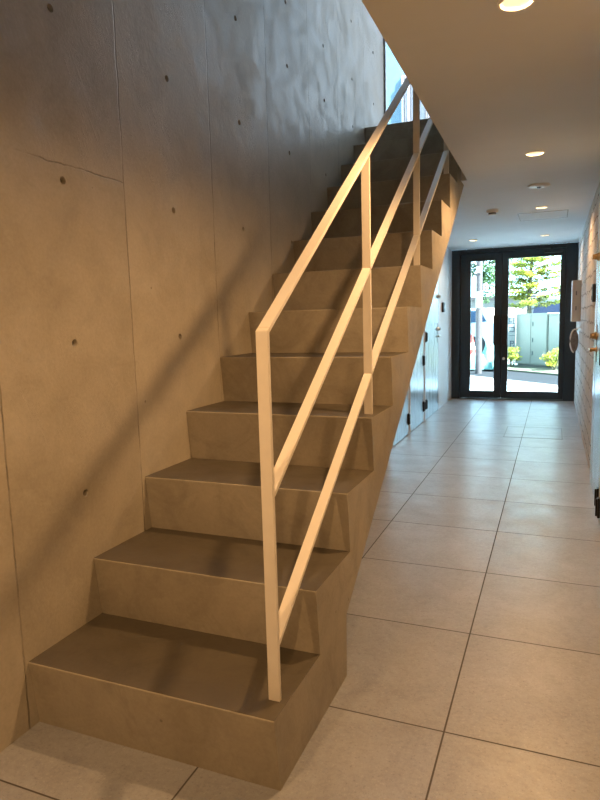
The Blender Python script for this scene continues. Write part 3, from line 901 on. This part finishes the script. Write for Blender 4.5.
# teal collection net heaped over bags
bm = bmesh.new()
nx, ny = 26, 16
grid = []
for i in range(nx + 1):
    row = []
    for j in range(ny + 1):
        fx, fy = i / nx, j / ny
        e = min(1.0, 5 * min(fx, 1 - fx)) * min(1.0, 3.5 * min(fy, 1 - fy))
        hgt = (0.25 + 0.46 * fx) * e ** 0.6
        p = Vector((-0.45 + 0.9 * fx, -0.3 + 0.6 * fy, 0))
        hgt *= 0.85 + 0.5 * noise.noise(p * 4.0) + 0.2 * noise.noise(p * 11)
        row.append(bm.verts.new((p.x, p.y, max(hgt, 0.0))))
    grid.append(row)
for i in range(nx):
    for j in range(ny):
        bm.faces.new((grid[i][j], grid[i + 1][j], grid[i + 1][j + 1], grid[i][j + 1]))
o = link('collection_net', bm, M['net'], None, True, (-1.52, 14.95, GX + 0.03))
tag(o, 'teal net heaped over bags at the foot of the grey pole', 'net')

# utility pole
po = empty('utility_pole', (-1.52, 14.0, GX), 'tall grey utility pole seen through the narrow door leaf', 'pole')
bm = bmesh.new(); tube(bm, [(0, 0, -0.02), (0, 0, 7.0)], [0.072, 0.058], 18); link('shaft', bm, M['polegrey'], po, True)
bm = bmesh.new(); lathe(bm, [(0.075, 1.78), (0.075, 1.42)], (0, 0, 0), 20); tag(link('band', bm, M['signwhite'], po, True), 'pale wrapped band')
bm = bmesh.new(); box(bm, (-0.06, -0.10, 2.16), (0.06, -0.075, 2.30), bev=0.004); tag(link('plate', bm, M['signwhite'], po), 'small white plate')

cn = empty('traffic_cone', (-2.38, 20.0, GX - 0.02), 'red and white traffic cone beyond the pole', 'cone')
bm = bmesh.new(); box(bm, (-0.18, -0.18, 0), (0.18, 0.18, 0.03), bev=0.01); link('base', bm, M['red'], cn)
bm = bmesh.new()
lathe(bm, [(0.14, 0.03), (0.105, 0.25)], seg=20, mi=0); lathe(bm, [(0.105, 0.25), (0.075, 0.44)], seg=20, mi=1); lathe(bm, [(0.075, 0.44), (0.03, 0.70), (0.0, 0.71)], seg=20, mi=0)
link('cone_body', bm, [M['red'], M['cover']], cn, True)

# parked cars
def car(x, y, rz, paint, prof, wins, L_, W_, label):
    c = empty('car', (x, y, GX - 0.02), label, 'car', rz=rz)
    bm = bmesh.new()
    va, vb = prism(bm, prof, 'y', -W_ / 2, W_ / 2)
    bmesh.ops.bevel(bm, geom=bm.edges[:], offset=0.07, segments=3, affect='EDGES', profile=0.6)
    link('body', bm, paint, c, True)
    for w in wins:
        for s in (-1, 1):
            bm = bmesh.new(); a, b = sorted((s * (W_ / 2 - 0.01), s * (W_ / 2 + 0.006)))
            prism(bm, w, 'y', a, b); link('side_window', bm, M['carglass'], c)
    bm = bmesh.new()
    for s in (-1, 1):
        a, b = sorted((s * (W_ / 2 - 0.02), s * (W_ / 2 + 0.012)))
        box(bm, (-L_ / 2 + 0.35, a, 0.55), (L_ / 2 - 0.9, b, 0.60))
    link('side_trim', bm, M['tyre'], c)
    for ex in (-L_ / 2 + 0.75, L_ / 2 - 0.75):
        for s in (-1, 1):
            bm = bmesh.new()
            lathe(bm, [(0.0, s * (W_ / 2 - 0.2)), (0.30, s * (W_ / 2 - 0.2)), (0.32, s * (W_ / 2 - 0.1)), (0.31, s * (W_ / 2 + 0.012)), (0.2, s * (W_ / 2 + 0.016)), (0.0, s * (W_ / 2 + 0.01))], (ex, 0, 0.32), 24, ax='y')
            link('wheel', bm, M['tyre'], c, True)
    for s in (-1, 1):
        bm = bmesh.new()
        box(bm, (-L_ / 2 - 0.005, s * W_ * 0.36 - 0.14, 0.68), (-L_ / 2 + 0.06, s * W_ * 0.36 + 0.14, 0.80), bev=0.02)
        link('headlight', bm, M['cover'], c)
    return c
hatchp = [(-2.0, 0.28), (2.0, 0.28), (2.02, 0.85), (1.9, 1.05), (1.45, 1.50), (-0.35, 1.54), (-1.15, 1.02), (-1.9, 0.86), (-2.03, 0.6)]
hw = [[(-0.95, 1.05), (-0.33, 1.45), (0.35, 1.45), (0.35, 1.02)], [(0.42, 1.02), (0.42, 1.45), (1.35, 1.42), (1.6, 1.08)]]
vanp = [(-2.2, 0.28), (2.2, 0.28), (2.22, 1.0), (2.1, 1.82), (1.95, 1.88), (-1.0, 1.86), (-1.75, 1.15), (-2.15, 0.98), (-2.24, 0.6)]
vw = [[(-1.5, 1.18), (-0.98, 1.66), (-0.45, 1.68), (-0.45, 1.15)], [(-0.36, 1.15), (-0.36, 1.68), (0.75, 1.68), (0.75, 1.15)], [(0.85, 1.15), (0.85, 1.68), (1.85, 1.66), (1.95, 1.18)]]
car(-2.75, 22.4, R(-38), M['carwhite'], hatchp, hw, 4.0, 1.7, 'white hatchback parked behind the utility pole')
car(-1.45, 29.8, R(-62), M['carwhite'], hatchp, hw, 4.0, 1.7, 'white car parked between the hatchback and the minivan, left of the tree trunk')
car(1.30, 24.6, R(172), M['carsilver'], vanp, vw, 4.4, 1.75, 'silver minivan parked behind the mint cabinets')

# tree at the far left and hanging wires, low buildings at the back
t2 = empty('broad_tree', (-2.70, 24.6, GX - 0.02), 'darker green tree with drooping branches behind the utility pole', 'tree')
bm = bmesh.new(); tube(bm, [(0, 0, -0.02), (0.05, 0, 1.5), (0.1, 0, 3.0), (0.2, 0, 4.2)], [0.12, 0.1, 0.07, 0.02], 10); link('trunk', bm, M['bark'], t2, True)
bb = bmesh.new(); fb = bmesh.new()
for k in range(26):
    a = random.uniform(-1.1, 1.1) + (0 if k % 3 else 3.1)
    z = random.uniform(2.1, 3.6); rch = random.uniform(0.5, 1.35)
    tip = (math.cos(a) * rch, math.sin(a) * rch * 0.6, z - 0.25 * rch)
    tube(bb, [(0.05, 0, z - 0.3), (tip[0] * 0.5, tip[1] * 0.5, z + 0.05), tip], [0.02, 0.012, 0.004], 6)
    for j in range(4):
        f = 0.4 + 0.2 * j
        leaves(fb, (tip[0] * f, tip[1] * f, z - 0.2 * f * rch), (0.20, 0.2, 0.16), 34, 0.05, 0.9)
for k in range(7):
    leaves(fb, (0.15 + 0.12 * k % 0.5, -0.1, 1.55 + 0.17 * k), (0.24, 0.2, 0.15), 60, 0.05, 0.9)
link('branch', bb, M['bark'], t2, True)
t2.scale = (1.2, 1.2, 1.2)
tag(link('foliage', fb, M['leaves_dark'], t2), kind='stuff')

def house(x, y, w, d, h, label, rows, cols):
    b = empty('building', (x, y, GX - 0.02), label, 'building')
    bm = bmesh.new(); box(bm, (-w / 2, 0, 0), (w / 2, d, h)); link('walls', bm, M['farwall'], b)
    bm = bmesh.new(); box(bm, (-w / 2 - 0.2, -0.2, h), (w / 2 + 0.2, d + 0.2, h + 0.18)); link('roof', bm, M['polegrey'] if h < 3 else M['farwall'], b)
    for r_ in range(rows):
        for k in range(cols):
            cx = -w / 2 + (k + 0.5) * w / cols; z0 = 0.9 + r_ * 2.2
            bm = bmesh.new(); box(bm, (cx - 0.45, -0.03, z0), (cx + 0.45, 0.02, z0 + 0.9)); link('window', bm, M['farwindow'], b)
house(-3.6, 46, 5.5, 5, 2.4, 'low pale building far behind the hatchback', 1, 4)
house(3.4, 50, 6.0, 5, 2.9, 'low pale building far behind the minivan', 1, 4)

# pale building across the terrace; its blue walls are added as stand-in for sky
fb_ = empty('apartment_building', (-5.4, 17.5, GX - 0.02), 'pale building with vertical pipes and blue stand-in for sky, seen through the upper stair window', 'building')
bm = bmesh.new(); box(bm, (-2.6, 0, 0), (2.6, 3.8, 9.6)); link('walls', bm, M['facade_sky'], fb_)
bm = bmesh.new(); box(bm, (1.42, -0.06, 0), (2.6, -0.001, 7.75)); link('cladding', bm, M['facade'], fb_)
for x in (1.52, 1.68, 1.90, 2.08, 2.14):
    bm = bmesh.new(); tube(bm, [(x, -0.11, 0.0), (x, -0.11, 7.7)], 0.022, 10)
    link('downpipe', bm, M['facade_line'], fb_, True)
